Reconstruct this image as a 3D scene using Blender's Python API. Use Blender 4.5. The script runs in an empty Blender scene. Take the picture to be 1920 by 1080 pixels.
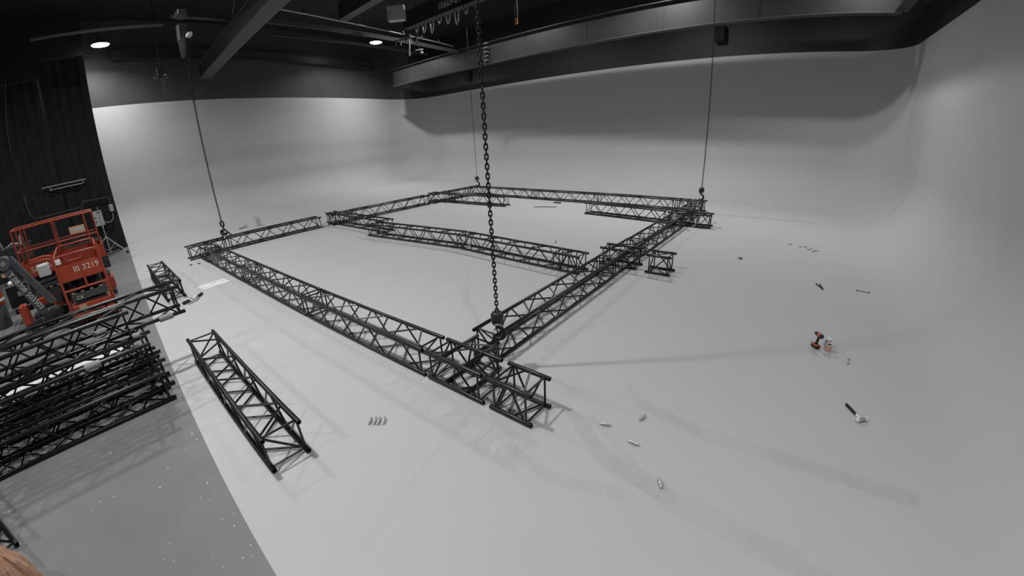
import bpy, math, random
from mathutils import Vector, Matrix

random.seed(7)
scene = bpy.context.scene
COL = scene.collection
V = Vector
PI = math.pi

# ------------------------------------------------------------------ camera (ultra-wide action-camera lens)
CAM_H = 2.6438
pitch, roll, yaw = 0.380576, -0.048264, 0.670455
A1, A2, A3, A4 = 1.367006, -0.274598, -0.149515, 0.124816      # field angle = polynomial of image radius / half width


def cam_axis(v):
    x, y, z = v
    cr, sr, cp, sp, cw, sw = (math.cos(roll), math.sin(roll), math.cos(pitch), math.sin(pitch), math.cos(yaw), math.sin(yaw))
    X = cr * x - sr * y
    U = sr * x + cr * y
    F = -z
    Y = F * cp + U * sp
    Z = -F * sp + U * cp
    return V((X * cw - Y * sw, X * sw + Y * cw, Z))


cam_data = bpy.data.cameras.new('camera')
cam = bpy.data.objects.new('camera', cam_data)
COL.objects.link(cam)
cx, cy, cz = cam_axis((1, 0, 0)), cam_axis((0, 1, 0)), cam_axis((0, 0, 1))
m = Matrix((cx, cy, cz)).transposed().to_4x4()
m.translation = (0, 0, CAM_H)
cam.matrix_world = m
cam_data.type = 'PANO'
cam_data.panorama_type = 'FISHEYE_LENS_POLYNOMIAL'
cam_data.sensor_fit = 'HORIZONTAL'
cam_data.sensor_width = 36.0
cam_data.sensor_height = 20.25
cam_data.fisheye_fov = math.radians(180)
cam_data.fisheye_polynomial_k0 = 0.0
cam_data.fisheye_polynomial_k1 = -A1 / 18.0
cam_data.fisheye_polynomial_k2 = -A2 / 18.0 ** 2
cam_data.fisheye_polynomial_k3 = -A3 / 18.0 ** 3
cam_data.fisheye_polynomial_k4 = -A4 / 18.0 ** 4
cam_data.clip_start = 0.05
cam_data.clip_end = 200
scene.camera = cam

# ------------------------------------------------------------------ world, exposure
world = bpy.data.worlds.new('world')
scene.world = world
world.use_nodes = True
world.node_tree.nodes['Background'].inputs[0].default_value = (0.9, 0.95, 1, 1)
world.node_tree.nodes['Background'].inputs[1].default_value = 0.004
scene.view_settings.view_transform = 'Standard'
scene.view_settings.look = 'None'
scene.view_settings.gamma = 1
scene.view_settings.use_curve_mapping = False
scene.view_settings.exposure = 0.0
LAMP_W = 238.0
LAMP_SPREAD = 150.0
# high-bay lamps under the roof: position, power factor
LAMPS = [((-5.6, 0.6, 8.0), 0.98), ((-12.7, 1.0, 8.0), 0.80), ((-20.2, 1.72, 7.5), 0.62), ((-5.3, 13.4, 8.4), 1.08), ((1.1, 12.5, 8.07), 0.52),
         ((-20.53, 14.71, 8.07), 1.0), ((-5.1, -6.1, 8.0), 0.55), ((-12.9, -6.3, 8.0), 0.85), ((1.1, 0.3, 8.0), 0.58), ((-12.4, 13.7, 8.6), 0.85)]


# ------------------------------------------------------------------ materials
def mat(name, col, rough=0.6, metal=0.0, noise=0.0, nscale=8.0, bump=0.0, emit=0.0, coat=0.0):
    mt = bpy.data.materials.new(name)
    mt.use_nodes = True
    nt = mt.node_tree
    b = nt.nodes['Principled BSDF']
    b.inputs['Base Color'].default_value = (*col, 1)
    b.inputs['Roughness'].default_value = rough
    b.inputs['Metallic'].default_value = metal
    if coat:
        b.inputs['Coat Weight'].default_value = coat
    if emit:
        b.inputs['Emission Color'].default_value = (*col, 1)
        b.inputs['Emission Strength'].default_value = emit
    if noise or bump:
        tc = nt.nodes.new('ShaderNodeTexCoord')
        n = nt.nodes.new('ShaderNodeTexNoise')
        n.inputs['Scale'].default_value = nscale
        n.inputs['Detail'].default_value = 5
        nt.links.new(tc.outputs['Object'], n.inputs['Vector'])
        if noise:
            mr = nt.nodes.new('ShaderNodeMapRange')
            mr.inputs[1].default_value = 0.3
            mr.inputs[2].default_value = 0.7
            mr.inputs[3].default_value = 1 - noise
            mr.inputs[4].default_value = 1 + noise
            nt.links.new(n.outputs[0], mr.inputs[0])
            mx = nt.nodes.new('ShaderNodeVectorMath')
            mx.operation = 'SCALE'
            mx.inputs[0].default_value = col
            nt.links.new(mr.outputs[0], mx.inputs['Scale'])
            nt.links.new(mx.outputs[0], b.inputs['Base Color'])
        if bump:
            bp = nt.nodes.new('ShaderNodeBump')
            bp.inputs['Strength'].default_value = bump
            bp.inputs['Distance'].default_value = 0.01
            nt.links.new(n.outputs[0], bp.inputs['Height'])
            nt.links.new(bp.outputs[0], b.inputs['Normal'])
    return mt


WHITE_ALB = (0.495, 0.503, 0.51)
M = dict(
    truss=mat('black_powder_coat', (0.006, 0.0063, 0.0068), 0.33, 0, 0.15, 30),
    bore=mat('tube_bore', (0.004, 0.004, 0.004), 0.8),
    chain=mat('blackened_chain', (0.016, 0.016, 0.016), 0.4, 0.5),
    hook=mat('black_hook_paint', (0.016, 0.016, 0.017), 0.45),
    cyc=mat('grey_white_cyclorama_paint', WHITE_ALB, 0.75, 0, 0.02, 0.8),
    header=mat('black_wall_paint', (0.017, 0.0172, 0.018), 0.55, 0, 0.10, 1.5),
    header_lit=mat('black_wall_paint_lit', (0.058, 0.0585, 0.06), 0.5, 0, 0.10, 1.5),  # lighter copy of the black wall paint, with lamp light put into its colour
    girder=mat('black_girder_paint', (0.035, 0.036, 0.038), 0.42, 0, 0.12, 1.2),
    flange=mat('pale_flange_edge', (0.12, 0.12, 0.12), 0.35, 0.4),  # paler strip along the front of the back girder's lower flange
    ceiling=mat('black_ceiling', (0.008, 0.008, 0.009), 0.9),
    beam=mat('grey_primer_steel', (0.062, 0.064, 0.067), 0.6, 0, 0.05, 3),
    darksteel=mat('dark_steel', (0.035, 0.036, 0.038), 0.5, 0.2),
    steel=mat('galvanised_steel', (0.42, 0.43, 0.44), 0.4, 0.6),
    silver=mat('machined_aluminium', (0.62, 0.62, 0.62), 0.36, 0.8),
    drape=mat('black_drape', (0.014, 0.0145, 0.0155), 0.95, 0, 0.3, 3),
    orange=mat('orange_lift_paint', (0.36, 0.052, 0.022), 0.42, 0, 0.08, 4),
    orange2=mat('orange_rail_paint', (0.30, 0.047, 0.022), 0.42, 0, 0.1, 6),
    dgrey=mat('dark_grey_enamel', (0.055, 0.058, 0.06), 0.5, 0, 0.1, 5),
    boom=mat('boom_grey_paint', (0.085, 0.09, 0.095), 0.45, 0, 0.06, 4),
    rubber=mat('black_rubber', (0.02, 0.02, 0.02), 0.85),
    white=mat('white_plastic', (0.75, 0.75, 0.74), 0.45),
    lightgrey=mat('light_grey_enamel', (0.42, 0.43, 0.43), 0.5),
    foam=mat('grey_foam_sleeve', (0.30, 0.30, 0.30), 0.95, 0, 0.1, 20),
    paper=mat('white_paper', (0.78, 0.78, 0.77), 0.9, 0, 0.03, 4),
    kraft=mat('brown_kraft_paper', (0.42, 0.24, 0.15), 0.8, 0, 0.12, 6, 0.4),
    decal=mat('pale_decal', (0.62, 0.60, 0.56), 0.6),
    tan=mat('tan_sticker', (0.5, 0.33, 0.2), 0.7),
    cup=mat('white_card', (0.78, 0.77, 0.76), 0.6),
    black=mat('black_plastic', (0.012, 0.012, 0.012), 0.5),
    grip=mat('black_rubber_grip', (0.01, 0.01, 0.011), 0.7),
    drillorange=mat('tool_orange', (0.45, 0.12, 0.04), 0.45),
    lamp=mat('lamp_diffuser', (1.0, 0.98, 0.95), 0.5, emit=30.0),
    shard=mat('grey_shard', (0.12, 0.12, 0.125), 0.8),
)


# --- floor paint with tyre tracks and grey concrete with scuffs
def tracks_material():
    mt = bpy.data.materials.new('cyclorama_floor_paint')
    mt.use_nodes = True
    nt = mt.node_tree
    L = nt.links.new
    b = nt.nodes['Principled BSDF']
    b.inputs['Roughness'].default_value = 0.65
    geo = nt.nodes.new('ShaderNodeTexCoord')
    pos = geo.outputs['Object']

    def vm(op, a, bb=None):
        n = nt.nodes.new('ShaderNodeVectorMath')
        n.operation = op
        for i, s in enumerate((a, bb)):
            if s is None:
                continue
            if isinstance(s, tuple):
                n.inputs[i].default_value = s
            else:
                L(s, n.inputs[i])
        return n

    def mm(op, a, bb=None, clamp=False):
        n = nt.nodes.new('ShaderNodeMath')
        n.operation = op
        n.use_clamp = clamp
        for i, s in enumerate((a, bb)):
            if s is None:
                continue
            if isinstance(s, (int, float)):
                n.inputs[i].default_value = s
            else:
                L(s, n.inputs[i])
        return n.outputs[0]

    nz = nt.nodes.new('ShaderNodeTexNoise')
    nz.inputs['Scale'].default_value = 5
    nz.inputs['Detail'].default_value = 6
    L(pos, nz.inputs['Vector'])
    total = None
    segs = [((-1.50, 2.78), (-0.99, 2.43), .085, .8, 1), ((-1.30, 2.84), (-0.75, 2.50), .05, .5, 1), ((-0.99, 2.43), (-0.42, 2.32), .11, 1.0, 1),
            ((-0.42, 2.32), (0.55, 2.22), .13, .5, 0), ((0.3, 2.24), (1.35, 2.04), .10, .7, 0),
            ((-1.22, 3.52), (-0.90, 3.30), .06, .5, 1), ((-0.95, 3.30), (-0.42, 3.20), .085, 1.0, 1), ((-0.42, 3.20), (0.45, 3.22), .11, .35, 0),
            ((0.3, 3.24), (1.42, 3.22), .10, .9, 0), ((-1.72, 2.05), (-1.25, 1.98), .07, .6, 1), ((-1.25, 1.98), (-0.72, 2.15), .07, .6, 1),
            ((-1.95, 3.02), (-0.95, 3.14), .06, .4, 1), ((-2.34, 2.07), (-1.80, 2.20), .05, .35, 1), ((-2.6, 3.9), (-2.0, 4.9), .06, .3, 1),
            ((-4.2, 4.0), (-5.6, 5.6), .06, .25, 1), ((-9.9, 1.2), (-12.0, 1.9), .08, .3, 0)]
    for (a, c, w, amt, tread) in segs:
        ab = V((c[0] - a[0], c[1] - a[1], 0))
        ln = ab.length
        pa = vm('SUBTRACT', pos, (a[0], a[1], 0))
        dt = vm('DOT_PRODUCT', pa.outputs[0], tuple(ab / (ln * ln)))
        h = mm('MULTIPLY', dt.outputs['Value'], 1.0, True)
        sc = nt.nodes.new('ShaderNodeVectorMath')
        sc.operation = 'SCALE'
        sc.inputs[0].default_value = tuple(ab)
        L(h, sc.inputs['Scale'])
        df = vm('SUBTRACT', pa.outputs[0], sc.outputs[0])
        df2 = vm('MULTIPLY', df.outputs[0], (1, 1, 0))
        d = vm('LENGTH', df2.outputs[0]).outputs['Value']
        dn = mm('ADD', d, mm('MULTIPLY', mm('SUBTRACT', nz.outputs[0], 0.5), w * 0.9))
        mk = mm('SUBTRACT', 1.0, mm('DIVIDE', mm('SUBTRACT', dn, w * 0.7), w * 0.35, True))
        if tread:
            fr = mm('FRACT', mm('MULTIPLY', dt.outputs['Value'], ln / 0.085))
            mk = mm('MULTIPLY', mk, mm('ADD', mm('MULTIPLY', mm('GREATER_THAN', fr, 0.16), 0.4), 0.6))
        mk = mm('MULTIPLY', mk, amt)
        total = mk if total is None else mm('MAXIMUM', total, mk)
    mix = nt.nodes.new('ShaderNodeMix')
    mix.data_type = 'RGBA'
    mix.inputs[6].default_value = (*WHITE_ALB, 1)
    mix.inputs[7].default_value = (0.385, 0.345, 0.305, 1)
    L(mm('MULTIPLY', total, mm('ADD', mm('MULTIPLY', nz.outputs[0], 0.7), 0.0)), mix.inputs[0])
    # large soft scuffing
    n2 = nt.nodes.new('ShaderNodeTexNoise')
    n2.inputs['Scale'].default_value = 0.55
    n2.inputs['Detail'].default_value = 7
    n2.inputs['Roughness'].default_value = 0.6
    L(pos, n2.inputs['Vector'])
    s = nt.nodes.new('ShaderNodeVectorMath')
    s.operation = 'SCALE'
    L(mix.outputs[2], s.inputs[0])
    L(mm('ADD', mm('MULTIPLY', n2.outputs[0], 0.10), 0.95), s.inputs['Scale'])
    L(s.outputs[0], b.inputs['Base Color'])
    return mt


def concrete_material():
    mt = bpy.data.materials.new('grey_sealed_concrete')
    mt.use_nodes = True
    nt = mt.node_tree
    L = nt.links.new
    b = nt.nodes['Principled BSDF']
    b.inputs['Roughness'].default_value = 0.5
    tc = nt.nodes.new('ShaderNodeTexCoord')
    n = nt.nodes.new('ShaderNodeTexNoise')
    n.inputs['Scale'].default_value = 1.1
    n.inputs['Detail'].default_value = 8
    L(tc.outputs['Object'], n.inputs['Vector'])
    cr = nt.nodes.new('ShaderNodeValToRGB')
    cr.color_ramp.elements[0].position = 0.3
    cr.color_ramp.elements[0].color = (0.155, 0.156, 0.157, 1)
    cr.color_ramp.elements[1].position = 0.75
    cr.color_ramp.elements[1].color = (0.19, 0.191, 0.192, 1)
    L(n.outputs[0], cr.inputs[0])
    L(cr.outputs[0], b.inputs['Base Color'])
    return mt


def cup_material():
    mt = bpy.data.materials.new('orange_chevron_card')
    mt.use_nodes = True
    nt = mt.node_tree
    L = nt.links.new
    b = nt.nodes['Principled BSDF']
    b.inputs['Roughness'].default_value = 0.7
    tc = nt.nodes.new('ShaderNodeTexCoord')
    ck = nt.nodes.new('ShaderNodeTexChecker')
    ck.inputs['Scale'].default_value = 95
    ck.inputs['Color1'].default_value = (0.50, 0.16, 0.06, 1)
    ck.inputs['Color2'].default_value = (0.62, 0.55, 0.48, 1)
    L(tc.outputs['Object'], ck.inputs['Vector'])
    L(ck.outputs[0], b.inputs['Base Color'])
    return mt


M['cycfloor'] = tracks_material()
M['concrete'] = concrete_material()
M['cupsleeve'] = cup_material()


# ------------------------------------------------------------------ mesh builder
def basis(d):
    d = V(d).normalized()
    up = V((0, 0, 1)) if abs(d.z) < 0.95 else V((0, 1, 0))
    x = up.cross(d).normalized()
    return x, d.cross(x), d


class MB:
    def __init__(s):
        s.v, s.f = [], []

    def add(s, vs, fs):
        o = len(s.v)
        s.v += [tuple(p) for p in vs]
        s.f += [tuple(i + o for i in f) for f in fs]
        return s

    def box(s, c, size, rot=None):
        hx, hy, hz = size[0] / 2, size[1] / 2, size[2] / 2
        vs = [V((x, y, z)) for x in (-hx, hx) for y in (-hy, hy) for z in (-hz, hz)]
        if rot is not None:
            vs = [rot @ v for v in vs]
        vs = [v + V(c) for v in vs]
        return s.add(vs, [(0, 1, 3, 2), (4, 6, 7, 5), (0, 4, 5, 1), (2, 3, 7, 6), (0, 2, 6, 4), (1, 5, 7, 3)])

    def bevbox(s, c, size, b=0.01, rot=None):
        hx, hy, hz = (k / 2 for k in size)
        vs, fs = [], []
        loops = [(-hz, b), (-hz + b, 0), (hz - b, 0), (hz, b)]
        for z, i in loops:
            X, Y = hx - i, hy - i
            k = b
            vs += [V(q) for q in ((-X + k, -Y, z), (X - k, -Y, z), (X, -Y + k, z), (X, Y - k, z), (X - k, Y, z), (-X + k, Y, z), (-X, Y - k, z), (-X, -Y + k, z))]
        for r in range(3):
            for i in range(8):
                j = (i + 1) % 8
                fs.append((r * 8 + i, r * 8 + j, r * 8 + 8 + j, r * 8 + 8 + i))
        fs.append(tuple(reversed(range(8))))
        fs.append(tuple(range(24, 32)))
        if rot is not None:
            vs = [rot @ v for v in vs]
        return s.add([v + V(c) for v in vs], fs)

    def beam(s, p0, p1, w, h):
        p0, p1 = V(p0), V(p1)
        d = p1 - p0
        x, y, z = basis(d)
        R = Matrix((x, y, z)).transposed()
        return s.box((p0 + p1) / 2, (w, h, d.length), R)

    def tube(s, pts, r, seg=8, cap=True):
        pts = [V(p) for p in pts]
        rs = r if isinstance(r, (list, tuple)) else [r] * len(pts)
        vs, fs = [], []
        px = None
        for i, p in enumerate(pts):
            d = (pts[min(i + 1, len(pts) - 1)] - pts[max(i - 1, 0)]).normalized()
            if px is None:
                x, y, _ = basis(d)
            else:
                x = (px - d * px.dot(d)).normalized()
                y = d.cross(x)
            px = x
            for k in range(seg):
                a = 2 * PI * k / seg
                vs.append(p + (x * math.cos(a) + y * math.sin(a)) * rs[i])
        for i in range(len(pts) - 1):
            for k in range(seg):
                k2 = (k + 1) % seg
                fs.append((i * seg + k, i * seg + k2, (i + 1) * seg + k2, (i + 1) * seg + k))
        if cap:
            fs.append(tuple(reversed(range(seg))))
            n = (len(pts) - 1) * seg
            fs.append(tuple(range(n, n + seg)))
        return s.add(vs, fs)

    def cyl(s, p0, p1, r0, r1=None, seg=12):
        return s.tube([p0, p1], [r0, r0 if r1 is None else r1], seg)

    def ring(s, c, R, r, axis=(0, 0, 1), seg=20, ts=6):
        x, y, z = basis(axis)
        pts = [V(c) + (x * math.cos(2 * PI * i / seg) + y * math.sin(2 * PI * i / seg)) * R for i in range(seg)]
        return s.loop(pts, r, z, ts)

    def loop(s, pts, r, nrm, ts=6):
        n = len(pts)
        nrm = V(nrm)
        vs, fs = [], []
        for i in range(n):
            d = (pts[(i + 1) % n] - pts[i - 1]).normalized()
            x = nrm
            y = d.cross(x)
            for k in range(ts):
                a = 2 * PI * k / ts
                vs.append(pts[i] + (x * math.cos(a) + y * math.sin(a)) * r)
        for i in range(n):
            j = (i + 1) % n
            for k in range(ts):
                k2 = (k + 1) % ts
                fs.append((i * ts + k, i * ts + k2, j * ts + k2, j * ts + k))
        return s.add(vs, fs)

    def lathe(s, prof, seg=20, o=(0, 0, 0), R=None):
        vs, fs = [], []
        for (r, z) in prof:
            for k in range(seg):
                a = 2 * PI * k / seg
                vs.append(V((r * math.cos(a), r * math.sin(a), z)))
        if R is not None:
            vs = [R @ v for v in vs]
        vs = [v + V(o) for v in vs]
        for i in range(len(prof) - 1):
            for k in range(seg):
                k2 = (k + 1) % seg
                fs.append((i * seg + k, i * seg + k2, (i + 1) * seg + k2, (i + 1) * seg + k))
        if prof[0][0] > 1e-6:
            fs.append(tuple(reversed(range(seg))))
        if prof[-1][0] > 1e-6:
            n = (len(prof) - 1) * seg
            fs.append(tuple(range(n, n + seg)))
        return s.add(vs, fs)

    def prism(s, poly, z0, z1):
        n = len(poly)
        vs = [(x, y, z0) for x, y in poly] + [(x, y, z1) for x, y in poly]
        fs = [tuple(reversed(range(n))), tuple(range(n, 2 * n))] + [(i, (i + 1) % n, n + (i + 1) % n, n + i) for i in range(n)]
        return s.add(vs, fs)

    def mesh(s, name, mt, smooth=None):
        me = bpy.data.meshes.new(name)
        me.from_pydata(s.v, [], s.f)
        me.materials.append(mt if not isinstance(mt, str) else M[mt])
        if smooth is not None:
            me.polygons.foreach_set('use_smooth', [True] * len(me.polygons))
            if smooth < 180:
                try:
                    me.set_sharp_from_angle(angle=math.radians(smooth))
                except Exception:
                    pass
        me.validate()
        me.update()
        return me

    def build(s, name, mt, parent=None, smooth=None, M4=None):
        return link(name, s.mesh(name, mt, smooth), parent, M4)


def link(name, data, parent=None, M4=None):
    o = bpy.data.objects.new(name, data)
    COL.objects.link(o)
    o.parent = parent
    if M4 is not None:
        o.matrix_local = M4
    return o


def tag(o, label, cat, group=None):
    o['label'] = label
    o['category'] = cat
    if group:
        o['group'] = group
    return o


def thing(name, label, cat, loc=(0, 0, 0), rz=0.0, group=None):
    o = bpy.data.objects.new(name, None)
    COL.objects.link(o)
    o.empty_display_size = 0.1
    o.location = loc
    o.rotation_euler = (0, 0, rz)
    return tag(o, label, cat, group)


def struct(name, mb, mt, parent=None, smooth=None):
    o = mb.build(name, mt, parent, smooth)
    if parent is None:
        o['kind'] = 'structure'
    return o


def text(body, size, mt, parent, M4, name='lettering', extrude=0.002, align='CENTER'):
    cu = bpy.data.curves.new(name, 'FONT')
    cu.body = body
    cu.size = size
    cu.extrude = extrude
    cu.align_x = align
    cu.align_y = 'CENTER'
    tmp = bpy.data.objects.new('tmp', cu)
    COL.objects.link(tmp)
    me = bpy.data.meshes.new_from_object(tmp)
    bpy.data.objects.remove(tmp)
    me.materials.clear()
    me.materials.append(M[mt])
    return link(name, me, parent, M4)


def frame(o, x, y):
    """matrix with origin o, text direction x, text up y"""
    x, y = V(x).normalized(), V(y).normalized()
    z = x.cross(y).normalized()
    y = z.cross(x)
    R = Matrix((x, y, z)).transposed().to_4x4()
    R.translation = o
    return R


# ------------------------------------------------------------------ setting: cyclorama, upper walls, floor, ceiling
H = 5.46
RC = 1.6           # cove radius
RP = 2.1           # plan corner radius
XL = lambda y: -21.844 - 0.13246 * y
YB = lambda x: 17.964 - 0.09487 * x
XR = lambda y: 3.463 - 0.0287 * y
BORD = lambda x: -0.0215 - 0.0541 * x


def isect(p, d, q, e):
    t = ((q - p).x * e.y - (q - p).y * e.x) / (d.x * e.y - d.y * e.x)
    return p + d * t


pL0 = V((XL(0.85), 0.85, 0))
dL = V((XL(10) - XL(0), 10, 0)).normalized()
dB = V((10, YB(10) - YB(0), 0)).normalized()
dR = V((XR(0) - XR(10), -10, 0)).normalized()
cLB = isect(pL0, dL, V((0, YB(0), 0)), dB)
cBR = isect(cLB, dB, V((XR(0), 0, 0)), dR)
pR1 = V((XR(-0.2), -0.2, 0))


def fillet(c, d0, d1, R, n=14):
    ang = math.acos(max(-1, min(1, d0.dot(d1))))
    t = R * math.tan(ang / 2)
    a = c - d0 * t
    nrm = V((d0.y, -d0.x, 0))          # right hand side = inside of the room (walls run left, back, right)
    o = a + nrm * R
    pts = []
    for i in range(n + 1):
        f = ang * i / n
        rot = Matrix.Rotation(-f, 3, 'Z')
        q = o + rot @ (a - o)
        pts.append((q, (rot @ nrm).normalized()))
    return pts


def line(p, q, nrm, n):
    return [(p + (q - p) * (i / n), nrm) for i in range(n)]


nL, nB, nR = V((dL.y, -dL.x, 0)), V((dB.y, -dB.x, 0)), V((dR.y, -dR.x, 0))
f1, f2 = fillet(cLB, dL, dB, RP), fillet(cBR, dB, dR, RP)
path_left = line(pL0, f1[0][0], nL, 12) + f1[:8]
path_back = f1[7:] + line(f1[-1][0] + dB * 0.3, f2[0][0], nB, 24) + f2[:8]
path_right = f2[7:] + line(f2[-1][0] + dR * 0.3, pR1, nR, 14) + [(pR1, nR)]


def sweep(path, prof):
    mb = MB()
    n = len(prof)
    vs = [q + nn * d + V((0, 0, z)) for q, nn in path for d, z in prof]
    fs = [(i * n + k, i * n + k + 1, (i + 1) * n + k + 1, (i + 1) * n + k) for i in range(len(path) - 1) for k in range(n - 1)]
    return mb.add(vs, fs)


cove = [(RC + 0.35, 0.0), (RC + 0.18, 0.0)] + [(RC - RC * math.sin(PI / 2 * i / 14), RC - RC * math.cos(PI / 2 * i / 14)) for i in range(15)]
prof = cove + [(0.0, z) for z in (2.4, 3.4, 4.4, H)]
for nm, pth in (('left', path_left), ('back', path_back), ('right', path_right)):
    struct('wall_' + nm, sweep(pth, prof), 'cycfloor', smooth=180)
    struct('wall_upper_' + nm, sweep(pth, [(0.0, H), (0.0, 9.0)]), 'header_lit' if nm == 'left' else 'header', smooth=40)  # paint tone carries the lamp light on the left, girder shade on back and right
# end returns that give the cyclorama its thickness
struct('trim_1', MB().beam(pL0 + V((-0.1, -0.03, 0)), pL0 + V((-0.1, -0.03, H)), 0.24, 0.05), 'header')

floor = struct('floor', MB().prism([(-30, -14), (8, -14), (8, 24), (-30, 24)], -0.3, -0.004), 'concrete')
inner = [q + nn * (RC + 0.29) for q, nn in (path_left[:-1] + path_back[:-1] + path_right)]
xa = pL0.x + RC + 0.35
mbf = MB()
poly = [(p.x, p.y) for p in inner] + [(pR1.x - RC - 0.35, BORD(pR1.x - RC - 0.35)), (-10, BORD(-10)), (xa, BORD(xa))]
n = len(poly)
mbf.add([(x, y, -0.0008) for x, y in poly], [tuple(reversed(range(n)))])
struct('floor_cyclorama', mbf, 'cycfloor')
struct('ceiling', MB().prism([(-30, -14), (8, -14), (8, 24), (-30, 24)], 9.0, 9.2), 'ceiling')
struct('wall_front', MB().box((-11, -13.9, 4.5), (38, 0.2, 9)), 'header')
struct('wall_side', MB().box((4.6, -7, 4.5), (0.2, 13.6, 9)), 'header')


def lerp(a, b, t):
    return a + (b - a) * t


# back girder (I-section) that runs in front of the back wall
g0, g1 = V((-22.4, YB(-22.4) - 3, 0)), V((2.25, YB(2.25) - 3, 0))
gd = (g1 - g0).normalized()
gn = V((gd.y, -gd.x, 0))
G = thing('steel_girder', 'long black steel girder running in front of the back wall below the roof', 'girder', g0, math.atan2(gd.y, gd.x))
GL = (g1 - g0).length
MB().box((GL / 2, 0, 6.52), (GL, 0.03, 0.93)).build('web', 'girder', G)
MB().box((GL / 2, 0, 6.045), (GL, 0.34, 0.03)).build('flange', 'girder', G)
MB().box((GL / 2, 0, 7.0), (GL, 0.34, 0.03)).build('flange', 'girder', G)
MB().box((GL / 2, -0.172, 6.045), (GL, 0.006, 0.028)).build('flange_edge', 'flange', G)
for k in range(8):
    MB().box((1.6 + k * 3.2, -0.017, 6.52), (0.02, 0.012, 0.92)).build('seam', 'header', G)
# left girder, close to the left wall
l0, l1 = V((XL(2.2) + 0.22, 2.2, 0)), V((XL(16.8) + 0.22, 16.8, 0))
ld = (l1 - l0).normalized()
GL2 = (l1 - l0).length
G2 = thing('steel_girder', 'black steel girder along the left wall above the grey wall edge', 'girder', l0, math.atan2(ld.y, ld.x))
MB().box((GL2 / 2, 0, 7.5), (GL2, 0.03, 0.4)).build('web', 'girder', G2)
MB().box((GL2 / 2, 0, 7.3), (GL2, 0.3, 0.03)).build('flange', 'girder', G2)
MB().box((GL2 / 2, 0, 7.7), (GL2, 0.3, 0.03)).build('flange', 'girder', G2)

# right girder, close to the right wall
r0, r1 = V((2.2, 14.55, 0)), V((2.75, -3.5, 0))
rd_ = (r1 - r0).normalized()
GL3 = (r1 - r0).length
G3 = thing('steel_girder', 'black steel girder along the right wall meeting the back girder', 'girder', r0, math.atan2(rd_.y, rd_.x))
MB().box((GL3 / 2, 0, 6.52), (GL3, 0.03, 0.93)).build('web', 'girder', G3)
MB().box((GL3 / 2, 0, 6.045), (GL3, 0.34, 0.03)).build('flange', 'girder', G3)
MB().box((GL3 / 2, 0, 7.0), (GL3, 0.34, 0.03)).build('flange', 'girder', G3)

# roof beams
beams = [(5.13, 0.47, 'beam', 6.3, 'wide grey roof beam crossing above the hall on the left'), (8.75, 0.35, 'darksteel', 7.1, 'dark roof beam between the wide grey beam and the numbered beam'),
         (11.45, 0.30, 'header', 7.02, 'black roof beam carrying white numbers and cable loops')]
BEAM = []
for y0, w, mt, z, lab in beams:
    xs = {'beam': -22.0, 'darksteel': -14.3, 'header': -14.0}[mt]
    f = lambda x, y0=y0: y0 - 0.09 * (x + 12.7)
    a, c = V((xs, f(xs), z)), V((1.9, f(1.9), z))
    d = (c - a).normalized()
    t = thing('roof_beam', lab, 'beam', a, math.atan2(d.y, d.x))
    LL = (c - a).length
    MB().box((LL / 2, 0, 0.02), (LL, w, 0.04)).build('flange', mt, t)
    MB().box((LL / 2, 0, 0.6), (LL, w, 0.04)).build('flange', mt, t)
    MB().box((LL / 2, 0, 0.31), (LL, w * 0.8, 0.54)).build('web', mt if mt != 'beam' else 'darksteel', t)
    BEAM.append((t, f, w))
t, f, w = BEAM[2]
text('10669-01', 0.34, 'decal', t, frame(V((2.95, -w * 0.4 - 0.004, 0.27)), (1, 0, 0), (0, 0, 1)))

# ------------------------------------------------------------------ lamps
names = ['above the front truss run, out of view behind', 'left of the camera above the truss pile', 'high on the left above the black drape', 'above the back truss run',
         'above the far right corner', 'under the roof near the back left corner', 'behind the camera', 'behind the camera on the left', 'above the camera on the right', 'high above the middle of the back truss run']
for i, (pos, k) in enumerate(LAMPS):
    t = thing('high_bay_lamp', 'round white high bay lamp ' + names[i], 'lamp', pos, 0, 'high bay lamps under the roof')
    MB().lathe([(0.34, 0.04), (0.35, 0.07), (0.26, 0.14), (0.12, 0.17), (0.10, 0.32), (0.03, 0.34), (0.03, 0.45)], 20).build('housing', 'dgrey', t, 40)
    MB().lathe([(0.0, 0.0), (0.30, 0.012), (0.33, 0.03), (0.33, 0.05)], 20).build('diffuser', 'lamp', t, 60)
    MB().cyl((0, 0, 0.44), (0, 0, 9.0 - pos[2]), 0.012, seg=6).build('stem', 'darksteel', t)
    ld_ = bpy.data.lights.new('high_bay_light', 'AREA')
    ld_.shape = 'DISK'
    ld_.size = 0.26
    ld_.spread = math.radians(LAMP_SPREAD)
    ld_.energy = LAMP_W * k
    ld_.color = (0.985, 0.995, 1.0)
    lo = bpy.data.objects.new('high_bay_light', ld_)
    COL.objects.link(lo)
    lo.parent = t
    lo.location = (0, 0, -0.02)

# ------------------------------------------------------------------ trusses
S = 0.339
RCH = 0.0255
RBR = 0.0118
ZB = RCH
_cache = {}


def chord_mesh(L):
    key = round(L, 3)
    if key not in _cache:
        seg = 12
        mb = MB()
        prof = [(0.0, 0.06), (RCH * 0.72, 0.06), (RCH * 0.72, 0.0), (RCH * 0.93, 0.0), (RCH, 0.004), (RCH, L - 0.004), (RCH * 0.93, L), (RCH * 0.72, L), (RCH * 0.72, L - 0.06), (0.0, L - 0.06)]
        mb.lathe(prof, seg)
        me = mb.mesh('chord', 'truss', 40)
        _cache[key] = me
    return _cache[key]


_br = MB().cyl((0, 0, 0), (0, 0, 1), RBR, seg=7).mesh('brace', 'truss', 50)


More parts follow.
